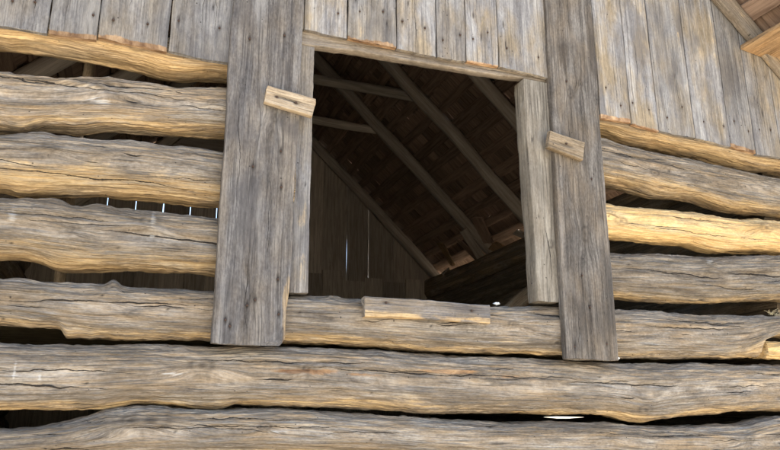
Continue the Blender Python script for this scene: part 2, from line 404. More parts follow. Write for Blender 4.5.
def plank_mesh(name, mat, L, w0, w1, T, seed=1, res=.0045, step=.012, rr=.004, wavy=.004, rag0=.0, rag1=.0, cut1=0.0, cracks=(), knots=(),
               stains=(), whites=(), gold_edges=(0, 0), goldrand=0.0, end_fresh=(0, 0), warp=.003, relief=1.0, rag_fn=None, edge_fn=None, freshband=0.0, gold_len=None, gold_base=.25, gold_from=.80):
    """plank: local X = length 0..L, local Z = width, local Y = thickness (front at y=0, back at T)."""
    N = max(4, int(L / step)); xs = np.linspace(0, L, N)
    # denser at bottom end
    wm = (w0 + w1) / 2; nf = int(np.clip(wm / res, 4, 90)); nb = 4
    zf = np.linspace(-1, 1, nf)
    ring = [(0, -1, -.7, -.7, z) for z in [-1]]           # (y, zn, ny, nz)
    Yn, Zn, Zo, NY, NZ = [], [], [], [], []
    def add(y, zn, zo, ny, nz): Yn.append(y); Zn.append(zn); Zo.append(zo); NY.append(ny); NZ.append(nz)
    for z in zf: add(0, z, -rr * z, -1, 0)
    add(rr * .3, 1, -rr * .3, -.7, .7); add(rr, 1, 0, 0, 1); add(T * .5, 1, 0, 0, 1); add(T - rr, 1, 0, 0, 1); add(T - rr * .3, 1, -rr * .3, .7, .7)
    for z in np.linspace(1, -1, nb): add(T, z, -rr * z, 1, 0)
    add(T - rr * .3, -1, rr * .3, .7, -.7); add(T - rr, -1, 0, 0, -1); add(T * .5, -1, 0, 0, -1); add(rr, -1, 0, 0, -1); add(rr * .3, -1, rr * .3, -.7, -.7)
    Yn, Zn, Zo, NY, NZ = map(np.array, (Yn, Zn, Zo, NY, NZ)); Mr = len(Yn)
    hw = np.interp(xs, [0, L], [w0 / 2, w1 / 2])
    el = wavy * fbm(xs * 3, 0 * xs, seed + 1) + .3 * wavy * vn(xs * 25, 0 * xs, seed + 7)
    er = wavy * fbm(xs * 3, 0 * xs + 5, seed + 2) + .3 * wavy * vn(xs * 25, 0 * xs + 4, seed + 8)
    if edge_fn:
        a, b = edge_fn(xs); el = el + a; er = er + b
    X = np.repeat(xs[:, None], Mr, 1)
    Z = Zn[None] * hw[:, None] + Zo[None] + np.where(Zn[None] < 0, -el[:, None], er[:, None]) * np.abs(Zn[None])
    Y = np.repeat(Yn[None], N, 0) + warp * fbm(xs * 1.2, 0 * xs, seed + 3)[:, None] + warp * (Zn ** 2)[None] * vn(xs * .8, 0 * xs, seed + 6)[:, None]
    ny = np.repeat(NY[None], N, 0); nz = np.repeat(NZ[None], N, 0)
    A = np.where(ny < -.5, 1.0, 0.0)
    grain = np.stack([X, Z + .006 * vn(X * 2.2, Z * 9, seed + 4) + np.repeat((Yn * .7)[None], N, 0), np.full_like(X, seed * 1.71)], -1)
    mask = np.zeros(X.shape + (4,))
    edge_len = 1.0 if gold_len is None else sstep(gold_len, gold_len * .6, X)
    ge = np.maximum(sstep(gold_from, 1.0, -Z / hw[:, None]) * gold_edges[0], sstep(gold_from, 1.0, Z / hw[:, None]) * gold_edges[1])
    mask[..., 0] = np.clip(ge * edge_len * (gold_base + 1.4 * fbm(X * 5, Z * 12, seed + 30)) + goldrand * (.5 + fbm(X * 3, Z * 9, seed + 31)), 0, 1)
    disp = relief * (.0012 * fbm(X * 3, Z * 110, seed + 12, 3) + .0007 * vn(X * 8, Z * 300, seed + 13) + .0016 * fbm(X * 3.1, Z * 14, seed + 14, 2))
    CD, CW = features(X, Z, A, mask, disp, grain, list(cracks), list(knots), list(stains), list(whites), seed)
    if freshband:
        mask[..., 2] = np.maximum(mask[..., 2], (1 - sstep(freshband * .5, freshband, X + .010 * fbm(Z * 14, 0 * Z, seed + 40))) * (np.abs(ny) > -1))
    Y = Y + ny * disp; Z2 = Z + nz * disp
    zn = Z / hw[:, None]
    r0 = rag0 * fbm(Z * 13, 0 * Z + 3, seed + 21, 3) + .15 * rag0 * vn(Z * 140, 0 * Z, seed + 22)
    if rag_fn is not None: r0 = r0 + rag_fn(zn)
    r1 = rag1 * fbm(Z * 22, 0 * Z + 7, seed + 24, 3) + cut1 * zn
    fall = .10 if cut1 == 0 else max(.1, abs(cut1) * 2.2)
    X2 = X + r0 * np.clip(1 - X / .10, 0, 1) + r1 * np.clip(1 - (L - X) / fall, 0, 1)
    P = np.stack([X2, Y, Z2], -1)[:, ::-1]; grain = grain[:, ::-1]; mask = mask[:, ::-1]
    V, F, G, K = loft(P, grain, mask, end_fresh, seed)
    return mesh_from(name, V, F, mat, G, K, crack=(CD[:, ::-1].reshape(-1, 3), CW[:, ::-1].reshape(-1, 3)))

NAIL = None
def nail(parent_obj, x, z):
    """rusty nail head driven into a plank at local (x, z)."""
    global NAIL
    if NAIL is None:
        V = []; F = []
        prof = [(0, -.0035), (.0032, -.0032), (.005, -.0015), (.005, .004), (.0018, .005), (.0015, .02)]
        n = 10
        for r, y in prof:
            for k in range(n):
                a = 2 * math.pi * k / n; V.append((r * math.cos(a), y, r * math.sin(a)))
        for i in range(len(prof) - 1):
            for k in range(n):
                F.append((i * n + k, i * n + (k + 1) % n, (i + 1) * n + (k + 1) % n, (i + 1) * n + k))
        NAIL = bpy.data.meshes.new('nail'); NAIL.from_pydata(V, [], F); NAIL.materials.append(M_NAIL)
    o = bpy.data.objects.new('nail', NAIL); COL.objects.link(o); o.parent = parent_obj; o.location = (x, 0, z)
    return o

def quad_plank(name, parent, mat, BL, BR, TL, TR, y, T, nails=(), flat=False, **kw):
    """plank over a wall quad.  (x,z) corners; the grain runs from B to T (upright) or from L to R if flat."""
    BL, BR, TL, TR = map(np.array, (BL, BR, TL, TR))
    if flat: a, b = (BL + TL) / 2, (BR + TR) / 2; w0 = np.linalg.norm(TL - BL); w1 = np.linalg.norm(TR - BR)
    else: a, b = (BL + BR) / 2, (TL + TR) / 2; w0 = np.linalg.norm(BR - BL); w1 = np.linalg.norm(TR - TL)
    d = b - a; L = float(np.linalg.norm(d))
    me = plank_mesh(name, mat, L, float(w0), float(w1), T, **kw)
    o = bpy.data.objects.new(name, me); COL.objects.link(o)
    place(o, parent, (float(a[0]), y, float(a[1])), (0, -math.atan2(d[1], d[0]), 0))
    for (x, z) in nails: nail(o, x, z)
    return o

# ------------------------------------------------------------------ layout constants
RX = 1.35                       # ridge x
SL = .963                       # roof slope
def lath_z(x): return 4.31 + (3.27 - (RX + abs(x - RX))) * SL   # underside of the laths
WALL_R, WALL_L = 3.85, -1.15    # inner faces of the side walls
BACK = 6.0
COSR = math.cos(math.atan(SL))

# ------------------------------------------------------------------ ground
gm = bpy.data.meshes.new('ground')
gm.from_pydata([(-600, -600, 0), (600, -600, 0), (600, 600, 0), (-600, 600, 0)], [], [(0, 1, 2, 3)])
gm.materials.append(M_GROUND)
g = bpy.data.objects.new('ground', gm); COL.objects.link(g); g['kind'] = 'structure'

# ------------------------------------------------------------------ front log wall
wall = root('log_wall', 'weathered log wall with open gaps and golden undersides below the loft opening', 'wall', (1.35, .1, 0))
PLb = [(-0.609, 3.09), (-0.419, 3.1), (-0.219, 3.098), (-0.052, 3.088), (0.064, 3.071), (0.209, 3.093), (0.329, 3.102)]
L1t = [(-0.596, 2.989), (-0.407, 2.992), (-0.252, 3.024), (-0.173, 3.045), (-0.075, 3.035), (0.096, 3.035), (0.331, 3.07)]
L1b = [(-0.56, 2.71), (-0.487, 2.713), (-0.391, 2.75), (-0.315, 2.75), (-0.12, 2.781), (0.086, 2.795), (0.332, 2.814)]
L2t = [(-0.559, 2.703), (-0.391, 2.745), (-0.339, 2.738), (-0.183, 2.742), (-0.063, 2.754), (0.062, 2.748), (0.174, 2.76), (0.328, 2.749)]
L2b = [(-0.528, 2.463), (-0.455, 2.45), (-0.284, 2.472), (-0.092, 2.486), (0.11, 2.489), (0.323, 2.484)]
L3t = [(-0.526, 2.443), (-0.321, 2.461), (-0.243, 2.44), (-0.155, 2.458), (-0.075, 2.448), (0.046, 2.445), (0.332, 2.448)]
L3b = [(-0.492, 2.186), (-0.422, 2.189), (-0.362, 2.182), (-0.274, 2.155), (-0.075, 2.171), (0.135, 2.176), (0.342, 2.183)]
F4t = [(-0.484, 2.118), (-0.401, 2.13), (-0.327, 2.116), (-0.105, 2.114), (-0.069, 2.141), (-0.028, 2.115), (0.326, 2.12), (0.712, 2.125), (1.013, 2.128), (1.253, 2.132), (1.526, 2.128), (1.702, 2.127), (2.098, 2.148), (2.447, 2.152), (2.578, 2.163), (2.846, 2.148), (3.397, 2.159), (3.582, 2.161)]
F4b = [(-0.46, 1.935), (-0.376, 1.931), (-0.255, 1.928), (-0.223, 1.895), (-0.023, 1.893), (0.34, 1.902), (0.666, 1.905), (0.997, 1.899), (1.393, 1.887), (1.691, 1.888), (2.078, 1.888), (2.419, 1.883), (2.949, 1.897), (3.36, 1.913), (3.385, 2.03), (3.557, 2.034)]
F5t = [(-0.452, 1.875), (-0.243, 1.879), (0.341, 1.894), (0.631, 1.895), (0.997, 1.893), (1.393, 1.883), (1.691, 1.884), (2.418, 1.868), (2.947, 1.882), (3.529, 1.885)]
F5b = [(-0.419, 1.62), (-0.071, 1.624), (0.046, 1.643), (0.199, 1.64), (0.374, 1.628), (0.472, 1.641), (0.641, 1.639), (0.907, 1.635), (1.19, 1.619), (1.49, 1.61), (1.7, 1.61), (2.269, 1.607), (2.511, 1.568), (2.639, 1.581), (2.907, 1.608), (3.478, 1.623)]
F6t = [(-0.411, 1.555), (-0.277, 1.564), (-0.14, 1.594), (-0.028, 1.631), (0.121, 1.643), (0.231, 1.632), (0.342, 1.625), (0.472, 1.633), (0.641, 1.634), (0.817, 1.623), (1.094, 1.606), (1.387, 1.589), (1.699, 1.577), (2.266, 1.572), (2.636, 1.555), (3.176, 1.559), (3.353, 1.586), (3.474, 1.601)]
F6b = [(-0.4, 1.452), (0.321, 1.452), (0.866, 1.448), (1.692, 1.405), (3.431, 1.358)]
PRb = [(2.432, 3.129), (2.589, 3.103), (2.892, 3.09), (3.238, 3.074), (3.571, 3.047), (3.756, 3.062)]
R1t = [(2.431, 3.114), (2.514, 3.097), (2.763, 3.083), (3.022, 3.078), (3.291, 3.062), (3.746, 3.037)]
R1b = [(2.42, 2.826), (2.607, 2.816), (2.778, 2.793), (3.063, 2.808), (3.326, 2.77), (3.522, 2.771), (3.695, 2.777)]
R2t = [(2.425, 2.728), (2.721, 2.734), (3.053, 2.735), (3.376, 2.739), (3.491, 2.757), (3.691, 2.754)]
R2b = [(2.414, 2.52), (2.695, 2.52), (2.946, 2.528), (3.123, 2.501), (3.338, 2.514), (3.648, 2.534)]
R3t = [(2.415, 2.461), (2.689, 2.473), (2.939, 2.478), (3.201, 2.499), (3.478, 2.529), (3.649, 2.538)]
R3b = [(2.413, 2.191), (2.715, 2.192), (2.993, 2.195), (3.288, 2.223), (3.598, 2.245)]
XL, XR = -1.56, 4.26
JL, JR = .655, 2.07      # log ends at the opening
make_log('log', wall, M_TAN, [(0, 3.27)], PLb, XL, JL, seed=3, gold=.25, ncr=4, nk=2, label='pale tan plate log under the siding boards left of the grey post')
make_log('log', wall, M_LOG, L1t, L1b, XL, JL, seed=5, goldmax=0.65, gold=.05, ncr=4, nk=1,
         cracks=[(-.62, .22, 2.96, -.012, .004, .02)], knots=[(-.17, 2.985, .04, .006), (-.47, 2.74, .04, .012), (.27, 2.96, .02, .006)], whites=[(-.2, 2.89, .07, .02, .8)])
make_log('log', wall, M_LOG, L2t, L2b, XL, JL, seed=8, gold=.62, ncr=4, nk=2, cracks=[(-.7, .3, 2.545, .0, .004, .012)], knots=[(-.36, 2.655, .02, .006)])
make_log('log', wall, M_LOG, L3t, L3b, XL, JL, seed=12, goldmax=0.9, gold=.32, ncr=3, nk=2,
         cracks=[(-.5, -.08, 2.375, -.02, .004, .02), (-.15, .52, 2.33, -.035, .006, .03)],
         whites=[(.06, 2.40, .012, .05, .95), (.062, 2.33, .010, .03, .8), (-.46, 2.37, .02, .06, .7)])
make_log('log', wall, M_LOG, F4t, F4b, XL, XR, seed=17, goldmax=0.8, gold=.13, ncr=12, nk=6, cracks=[(.0, .35, 2.03, -.02, .004, .016), (2.5, 3.3, 2.06, 0, .004, .014)],
         knots=[(-.07, 2.10, .02, .010), (1.75, 2.03, .02, .006), (2.0, 1.95, .03, .004)], whites=[(1.9, 2.05, .1, .008, .7)],
         label='sill log of the loft opening with a notch sawn out at one end')
make_log('log', wall, M_LOG, F5t, F5b, XL, XR, seed=23, goldmax=0.75, gold=.02, ncr=13, nk=4, depth=.25,
         cracks=[(-.45, .05, 1.77, .0, .003, .012), (2.0, 2.9, 1.76, -.012, .004, .02), (.75, 2.2, 1.80, -.02, .004, .012), (2.9, 3.5, 1.755, 0, .003, .012)],
         knots=[(.3, 1.80, .035, .004), (2.5, 1.63, .03, .008)], whites=[(-.38, 1.76, .008, .05, .9), (-.29, 1.75, .008, .04, .8), (.18, 1.765, .06, .008, .9), (.42, 1.76, .03, .007, .8), (.55, 1.7, .007, .03, .6), (.62, 1.7, .007, .03, .6)],
         fresh=[(.72, 1.785, .18, .016, 1.25), (.98, 1.775, .14, .010, 1.2), (1.42, 1.80, .16, .012, 1.1), (1.75, 1.785, .14, .008, .9)],
         label='longest wall log, with orange rotted cracks below the loft opening')
make_log('log', wall, M_LOG, F6t, F6b, XL, XR, seed=29, goldmax=0.6, gold=.0, ncr=12, nk=5, depth=.25, knots=[(.12, 1.585, .05, .008)], whites=[(.62, 1.54, .05, .01, .8)])
make_log('log', wall, M_TAN, [(3, 3.27)], PRb, JR, XR, seed=31, gold=.25, ncr=4, nk=2, label='pale tan plate log under the siding boards right of the opening')
make_log('log', wall, M_LOG, R1t, R1b, JR, XR, seed=37, goldmax=0.75, gold=.12, ncr=5, nk=2, cracks=[(2.42, 3.1, 3.0, -.03, .003, .012), (2.42, 3.0, 2.96, -.03, .003, .012)], whites=[(2.55, 2.99, .012, .04, .6), (3.55, 2.95, .015, .05, .6), (3.0, 2.89, .03, .012, .7)])
make_log('log', wall, M_FRESH, R2t, R2b, JR, XR, seed=41, gold=.75, ncr=3, nk=1, cracks=[(2.5, 3.3, 2.60, -.01, .003, .010)], knots=[(3.5, 2.68, .035, .012), (3.32, 2.60, .016, .004), (2.45, 2.62, .03, .004)], whites=[(3.5, 2.70, .05, .03, .5)],
         label='bright yellow peeled log, freshest of the wall')
make_log('log', wall, M_LOG, R3t, R3b, JR, XR, seed=43, goldmax=0.65, gold=.0, ncr=3, nk=1, cracks=[(2.42, 2.83, 2.355, .0, .005, .02), (2.68, 3.12, 2.35, -.02, .007, .03), (3.1, 3.9, 2.385, .02, .009, .04)], knots=[(3.03, 2.425, .022, .02)], whites=[(3.02, 2.435, .03, .02, .9)])
for k in range(5):           # courses below the frame, down to the ground
    zt = 1.38 - k * .275
    make_log('log', wall, M_LOG, [(-1, zt - .01), (.8, zt + .02), (3, zt - .02)], [(-1, zt - .25), (1.2, zt - .235), (3, zt - .255)], XL, XR, seed=50 + k, gold=.0, res=.012, step=.03, ncr=0, nk=0, depth=.25)

pale = root('log_piece', 'short pale yellow log piece set into the notch of the sill log', 'log piece', (3.6, .1, 1.9))
o = make_log('split_log', pale, M_FRESH, [(3.3, 2.015), (3.8, 2.02)], [(3.3, 1.905), (3.8, 1.91)], 3.405, XR - .02, y0=.012, depth=.17, seed=61, gold=.7, ncr=2, nk=0)

# ------------------------------------------------------------------ opening frame
frame = root('loft_opening_frame', 'rough wooden frame of the dark square loft opening', 'window frame', (1.36, 0, 2.12))
quad_plank('lintel', frame, M_BEAM, (.63, 3.331), (2.10, 3.367), (.63, 3.45), (2.10, 3.48), .004, .05, flat=True, seed=71, rr=.007, wavy=.008, res=.004, goldrand=.1,
           cracks=[(.2, .8, .0, .01, .003, .01), (.9, 1.4, -.03, 0, .003, .008)], knots=[(.3, -.02, .02, .004)])
quad_plank('jamb', frame, M_BOARD, (.60, 2.125), (.731, 2.125), (.60, 3.328), (.728, 3.328), .006, .11, seed=73, rr=.006, wavy=.004, rag0=.004, goldrand=.15, stains=[(.5, -.04, .01, .004, .9), (.9, -.03, .01, .004, .9)])
quad_plank('jamb', frame, M_JAMB, (1.893, 2.150), (2.016, 2.150), (1.878, 3.357), (2.040, 3.357), -.012, .10, seed=75, rr=.004, wavy=.006, rag0=.004, gold_edges=(.5, .0), gold_base=.4, goldrand=.05,
           cracks=[(.05, .5, -.02, .01, .002, .006)], stains=[(.86, .045, .014, .005, .95), (.44, .03, .012, .004, .9)], knots=[(.3, -.03, .016, .002)])

# ------------------------------------------------------------------ the two tall planks and what is nailed on them
def chew(z):   # chewed lower corner of the first plank (local z = -1 is the right-hand side)
    return .03 * sstep(-.78, -1.0, z) + .012 * sstep(.2, .9, z) * 0
def wane(xs):
    a = -.020 * sstep(.25, .0, xs) + .012 * vn(xs * 5, 0 * xs, 5) * sstep(.9, .3, xs)
    return a, 0 * xs
p1n = [(.10, .105), (.075, .085), (.165, .02), (.19, -.012), (.135, -.115), (.285, -.105), (.70, -.10), (.78, .03), (.87, -.09), (1.45, -.08), (1.40, .08)]
post1 = quad_plank('nailed_plank', None, M_POST, (.326, 1.885), (.634, 1.882), (.318, 4.22), (.668, 4.22), -.046, .044, seed=83, rr=.006, wavy=.005, rag0=.006,
    rag_fn=chew, edge_fn=wane, gold_edges=(1.3, .1), gold_len=.85, gold_base=.6, gold_from=.74, warp=.004,
    cracks=[(.0, .42, .018, .0, .0022, .012), (.5, 1.2, .10, .0, .0018, .005), (1.0, 1.7, -.02, .01, .0018, .005), (.2, .9, -.06, .01, .0016, .004)],
    knots=[(1.035, -.055, .022, .004), (.98, .005, .016, .002), (.2, .01, .02, .003)],
    stains=[(a, b, .022, .007, .95) for a, b in p1n] + [(a - .06, b + .002, .06, .007, .38) for a, b in p1n] + [(1.13, -.09, .03, .02, .6), (1.15, -.055, .025, .012, .6)], nails=p1n)
tag(post1, 'wide silver grey plank with golden chewed edge nailed upright beside the opening', 'plank', 'upright planks nailed over the log ends')
p2n = [(.06, .10), (.08, -.09), (.42, .03), (.95, -.07), (1.5, .05), (.26, -.005)]
post2 = quad_plank('nailed_plank', None, M_POSTB, (2.012, 1.873), (2.318, 1.867), (2.032, 4.30), (2.342, 4.30), -.046, .044, seed=91, rr=.006, wavy=.004, rag0=.003,
    cracks=[(.0, .55, -.012, -.004, .0026, .016), (.0, .30, .07, 0, .0018, .006), (.2, 1.0, -.08, .005, .0018, .005), (.6, 1.6, .05, .0, .0018, .005), (.0, .7, .10, .0, .0016, .005)],
    knots=[(.64, -.005, .03, .004), (1.43, .03, .022, .003), (1.5, -.04, .016, .002)],
    stains=[(a, b, .016, .005, .95) for a, b in p2n] + [(a - .05, b, .06, .006, .38) for a, b in p2n] + [(1.66, .05, .10, .035, .45)], nails=p2n)
tag(post2, 'dark grey brown plank with cracked foot nailed upright between opening and yellow log', 'plank', 'upright planks nailed over the log ends')
c1 = quad_plank('cleat', None, M_TAN, (.485, 2.962), (.707, 2.924), (.495, 3.047), (.718, 3.016), -.080, .032, flat=True, seed=95, rr=.004, wavy=.002, goldrand=.2, res=.003, step=.006,
    stains=[(.10, .005, .07, .010, .7), (.14, -.002, .014, .009, .95), (.05, .0, .012, .007, .9)], nails=[(.14, .0), (.05, .0)], cracks=[(.03, .19, .004, 0, .002, .005)])
tag(c1, 'small tilted wooden cleat nailed to the wide silver grey plank', 'cleat', 'cleats nailed to the upright planks')
c2 = quad_plank('cleat', None, M_TAN, (1.961, 2.951), (2.165, 2.906), (1.985, 3.043), (2.199, 3.006), -.080, .032, flat=True, seed=97, rr=.004, wavy=.002, goldrand=.2, res=.003, step=.006,
    stains=[(.11, .0, .045, .012, .6), (.105, .008, .01, .006, .95)], nails=[(.105, .008)])
tag(c2, 'small tilted wooden cleat nailed to the dark grey brown plank', 'cleat', 'cleats nailed to the upright planks')
lb = quad_plank('ledge_board', None, M_POST, (.986, 2.032), (1.611, 2.026), (.985, 2.122), (1.614, 2.112), -.032, .055, flat=True, seed=99, rr=.005, wavy=.006, gold_edges=(1.4, 0), gold_base=.42, gold_from=.15, res=.003,
    stains=[(.10, .02, .02, .008, .7), (.53, .01, .014, .006, .9)], nails=[(.10, .02), (.53, .01)])
tag(lb, 'short grey strip of wood nailed along the top of the sill log', 'board')

# ------------------------------------------------------------------ gable siding
sid = root('gable_siding', 'silver grey vertical siding boards of the gable above the logs', 'siding', (1.35, -.02, 3.15))
rs = random.Random(7)
def siding(x0, x1, zb0, zb1, seed, fresh=.0, mat=M_BOARD, y=-.026, top=None, rag=.006, **kw):
    xm = (x0 + x1) / 2; gp = .003
    x0 += gp; x1 -= gp
    zt = lath_z(xm) + (-.03 if top is None else top)
    cut = ((lath_z(x0) - lath_z(x1)) / 2)          # local z=+1 is the left-hand side
    L = zt - (zb0 + zb1) / 2
    st = []
    nl = []
    for _ in range(rs.choice((0, 0, 1, 2))):
        a, b = rs.uniform(.05, .5), rs.uniform(-.4, .4) * (x1 - x0)
        st.append((a, b, rs.uniform(.014, .03), .0045, .95))
    for b in (-.28, .3):
        a = rs.uniform(.09, .20); b += rs.uniform(-.1, .1); st.append((a, b * (x1 - x0), rs.uniform(.012, .03), rs.uniform(.004, .007), rs.uniform(.6, .95))); nl.append((a, b * (x1 - x0)))
    tilt = (zb0 - zb1) / 2
    crs = [(rs.uniform(.0, .1), rs.uniform(.3, 1.0), rs.uniform(-.35, .35) * (x1 - x0), 0, .0016, .004) for _ in range(2)]
    return quad_plank('siding_board', sid, mat, (x0, (zb0 + zb1) / 2), (x1, (zb0 + zb1) / 2), (x0, zt), (x1, zt), y, .024, seed=seed, rr=.003, wavy=.003,
                      rag0=rag, cut1=cut, end_fresh=(1 if fresh else .15, 0), freshband=fresh, nails=nl, stains=st, cracks=crs,
                      knots=[(rs.uniform(.2, .9), rs.uniform(-.3, .3) * (x1 - x0), rs.uniform(.01, .02), .001)],
                      rag_fn=(lambda z: tilt * z), goldrand=.12, step=.014, **kw)
LB = [(-1.50, -1.28, 3.15, 3.16, 0), (-1.28, -1.06, 3.16, 3.15, 0), (-1.06, -.83, 3.15, 3.16, 0), (-.83, -.63, 3.16, 3.15, 0), (-.63, -.428, 3.15, 3.155, 0),
      (-.428, -.236, 3.150, 3.160, .028), (-.236, .055, 3.178, 3.155, .026), (.055, .335, 3.160, 3.150, .0)]
for k, (a, b, c, d, f) in enumerate(LB): siding(a, b, c, d, 200 + k * 7, f)
MB = [(.335, .665, 3.40, 3.40, 0), (.665, .884, 3.400, 3.392, .0), (.884, 1.144, 3.394, 3.392, .014), (1.144, 1.367, 3.394, 3.384, .0), (1.367, 1.534, 3.384, 3.388, .0), (1.534, 1.728, 3.394, 3.398, .012), (1.728, 2.040, 3.396, 3.382, .0)]
for k, (a, b, c, d, f) in enumerate(MB): siding(a, b, c, d, 300 + k * 7, f, y=-.024 + .004 * (k % 2))
RB = [(2.04, 2.352, 3.36, 3.36, 0), (2.352, 2.558, 3.196, 3.196, .030), (2.558, 2.746, 3.184, 3.172, .018), (2.746, 3.010, 3.178, 3.170, .0), (3.010, 3.275, 3.168, 3.150, .0), (3.275, 3.470, 3.150, 3.132, .03), (3.470, 3.68, 3.132, 3.131, 0), (3.68, 3.93, 3.13, 3.13, 0), (3.93, 4.20, 3.13, 3.13, 0)]
for k, (a, b, c, d, f) in enumerate(RB): siding(a, b, c, d, 400 + k * 7, f)

# ------------------------------------------------------------------ roof
roof = root('barn_roof', 'brown shingled gable roof with pole rafters seen from below', 'roof', (RX, 3, 3.5))
YF, YB = -.50, BACK + .35
ang = math.atan(SL)
def slope_pt(side, s, off=0.0):
    """point on the lath-underside plane, s metres down the slope from the ridge, off metres above it"""
    x = s * math.cos(ang) + off * math.sin(ang); z = lath_z(RX) - s * math.sin(ang) + off * math.cos(ang)
    return (RX + side * x, z)
SLEN = (4.62 - RX) / math.cos(ang)
# rake boards on the gable face
for side in (1, -1):
    a = slope_pt(side, .02, -.062); b = slope_pt(side, SLEN - .02, -.062)
    d = np.array(b) - np.array(a); L = float(np.linalg.norm(d))
    me = plank_mesh('rake_board', M_BEAM, L, .118, .118, .05, seed=510 + side, rr=.01, wavy=.006, goldrand=.35, cracks=[(.5, 3, 0, 0, .003, .008)])
    o = bpy.data.objects.new('rake_board', me); COL.objects.link(o)
    place(o, roof, (a[0], -.078, a[1]), (0, -math.atan2(d[1], d[0]), 0))
# pole rafters
for y in (.16, 1.2, 2.26, 3.22, 4.28, 5.90):
    for side in (1, -1):
        a = slope_pt(side, .05, -.068); b = slope_pt(side, SLEN - .12 - .1 * ((y * 7) % 1), -.068)
        make_pole('rafter', roof, M_INT, (a[0], y, a[1]), (b[0], y + .03 * side, b[1]), .068, .076, seed=int(y * 100) + side)
# collar poles
make_pole('collar_pole', roof, M_INT, (.10, 3.36, 4.91), (2.62, 3.34, 4.87), .05, .055, seed=601)
make_pole('collar_pole', roof, M_INT, (.15, 4.42, 4.95), (2.58, 4.40, 4.91), .055, .05, seed=602)
# laths
lathm = [plank_mesh('lath', M_BROWN, YB - YF, wd, wd * .95, .022, seed=620 + k, res=.02, step=.12, wavy=.006, warp=.006, rr=.002) for k, wd in enumerate((.10, .13, .115))]
k = 0
for side in (1, -1):
    s = .06
    while s < SLEN:
        o = bpy.data.objects.new('lath', lathm[k % 3]); COL.objects.link(o)
        x, z = slope_pt(side, s)
        # local X -> world y ; local Y (thickness) -> up off the slope
        from mathutils import Matrix, Vector
        ex = Vector((0, 1, 0)); ey = Vector((side * math.sin(ang), 0, math.cos(ang))); ez = ex.cross(ey)
        o.rotation_euler = Matrix((ex, ey, ez)).transposed().to_euler()
        o.parent = roof; o.location = Vector((x, YF + .02 * math.sin(k * 2.1), z)) - roof.location
        s += .225 + .02 * math.sin(k * 1.7); k += 1
# shingles: individually where the opening and the overhang show them, the rest as one mass
def shingle_mesh(wd, seed):
    r = random.Random(seed); L, t = .46, .013
    V = []; F = []
    n = 4
    for i in range(n + 1):
        x = -wd / 2 + wd * i / n
        c = r.uniform(-.006, .006)
        V += [(x, 0, c * .3), (x, L + r.uniform(-.012, .012), c * .3), (x, L, t + c * .3), (x, 0, .004 + c * .3)]
    for i in range(n):
        b = i * 4
        for q in range(4):
            F.append((b + q, b + (q + 1) % 4, b + 4 + (q + 1) % 4, b + 4 + q))
    F.append((3, 2, 1, 0)); F.append((n * 4, n * 4 + 1, n * 4 + 2, n * 4 + 3))
    V = np.array(V); G = np.stack([V[:, 1], V[:, 0], V[:, 2] + seed], -1)
    return mesh_from('shingle', V, F, M_BROWN, G, np.zeros((len(V), 4)), False)
sm = [(wd, shingle_mesh(wd - .006, 700 + q)) for q, wd in enumerate((.14, .17, .20, .23, .26))]
items = []
rr = random.Random(11)
for side in (1, -1):
    s = .0
    while s < SLEN - .2:
        y = YF - .04 + rr.uniform(0, .1)
        while y < YB:
            wd, me = rr.choice(sm)
            items.append((side, s, y + wd / 2, me, rr.uniform(-.03, .03), rr.uniform(0, .006)))
            y += wd
        s += .215
def vis(it):
    side, s, y, me, r_, o_ = it
    x, z = slope_pt(side, s + .2)
    if side < 0: return 1e3
    if y < .1 and 2.9 < x < 4.1: return abs(x - 3.6) * .1
    if 1.8 < y < 5.7 and x > 2.0: return 1 + abs(y - 3.6) + abs(x - 3.1)
    return 500
items.sort(key=vis)
BV, BF, BG = [], [], []
def shingle_matrix(it):
    side, s, y, me, r_, o_ = it
    x, z = slope_pt(side, s, .0245 + o_)
    # local Y runs down the slope, local Z out of it; tilted a little so that courses overlap
    dn = Vector((side * math.cos(ang), 0, -math.sin(ang))); up = Vector((side * math.sin(ang), 0, math.cos(ang)))
    tl = .030
    dy = (dn + up * tl).normalized(); dz = (up - dn * tl).normalized(); dx = dy.cross(dz)
    m = Matrix((dx, dy, dz)).transposed().to_4x4() @ Matrix.Rotation(r_, 4, 'Z')
    m.translation = Vector((x, y, z)); return m
for q, it in enumerate(items):
    m = shingle_matrix(it)
    if q < 290:
        o = bpy.data.objects.new('shingle', it[3]); COL.objects.link(o); o.parent = roof
        m.translation = m.translation - roof.location
        o.rotation_euler = m.to_euler(); o.location = m.translation
    else:
        b = len(BV)
        me = it[3]
        for v in me.vertices:
            BV.append(tuple(m @ v.co - Vector(roof.location))); BG.append((v.co.y + q * .37, v.co.x + q * .11, q * .7))
        for p in me.polygons: BF.append([b + i for i in p.vertices])
o = bpy.data.objects.new('shingles', mesh_from('shingles', np.array(BV), BF, M_BROWN, np.array(BG), np.zeros((len(BV), 4)), False))
COL.objects.link(o); o.parent = roof; o['kind'] = 'stuff'
# ridge cap
for side in (1, -1):
    a = slope_pt(side, -.02, .075)
    me = plank_mesh('ridge_board', M_BROWN, YB - YF + .1, .2, .2, .02, seed=640 + side, res=.03, step=.2)
    o = bpy.data.objects.new('ridge_board', me); COL.objects.link(o)
    ex = Vector((0, 1, 0)); ey = Vector((side * math.sin(ang), 0, math.cos(ang))); ez = ex.cross(ey)
    o.rotation_euler = Matrix((ex, ey, ez)).transposed().to_euler(); o.parent = roof
    x, z = slope_pt(side, .075, .085 + .012 * (side > 0)); o.location = Vector((x, YF - .05, z)) - roof.location

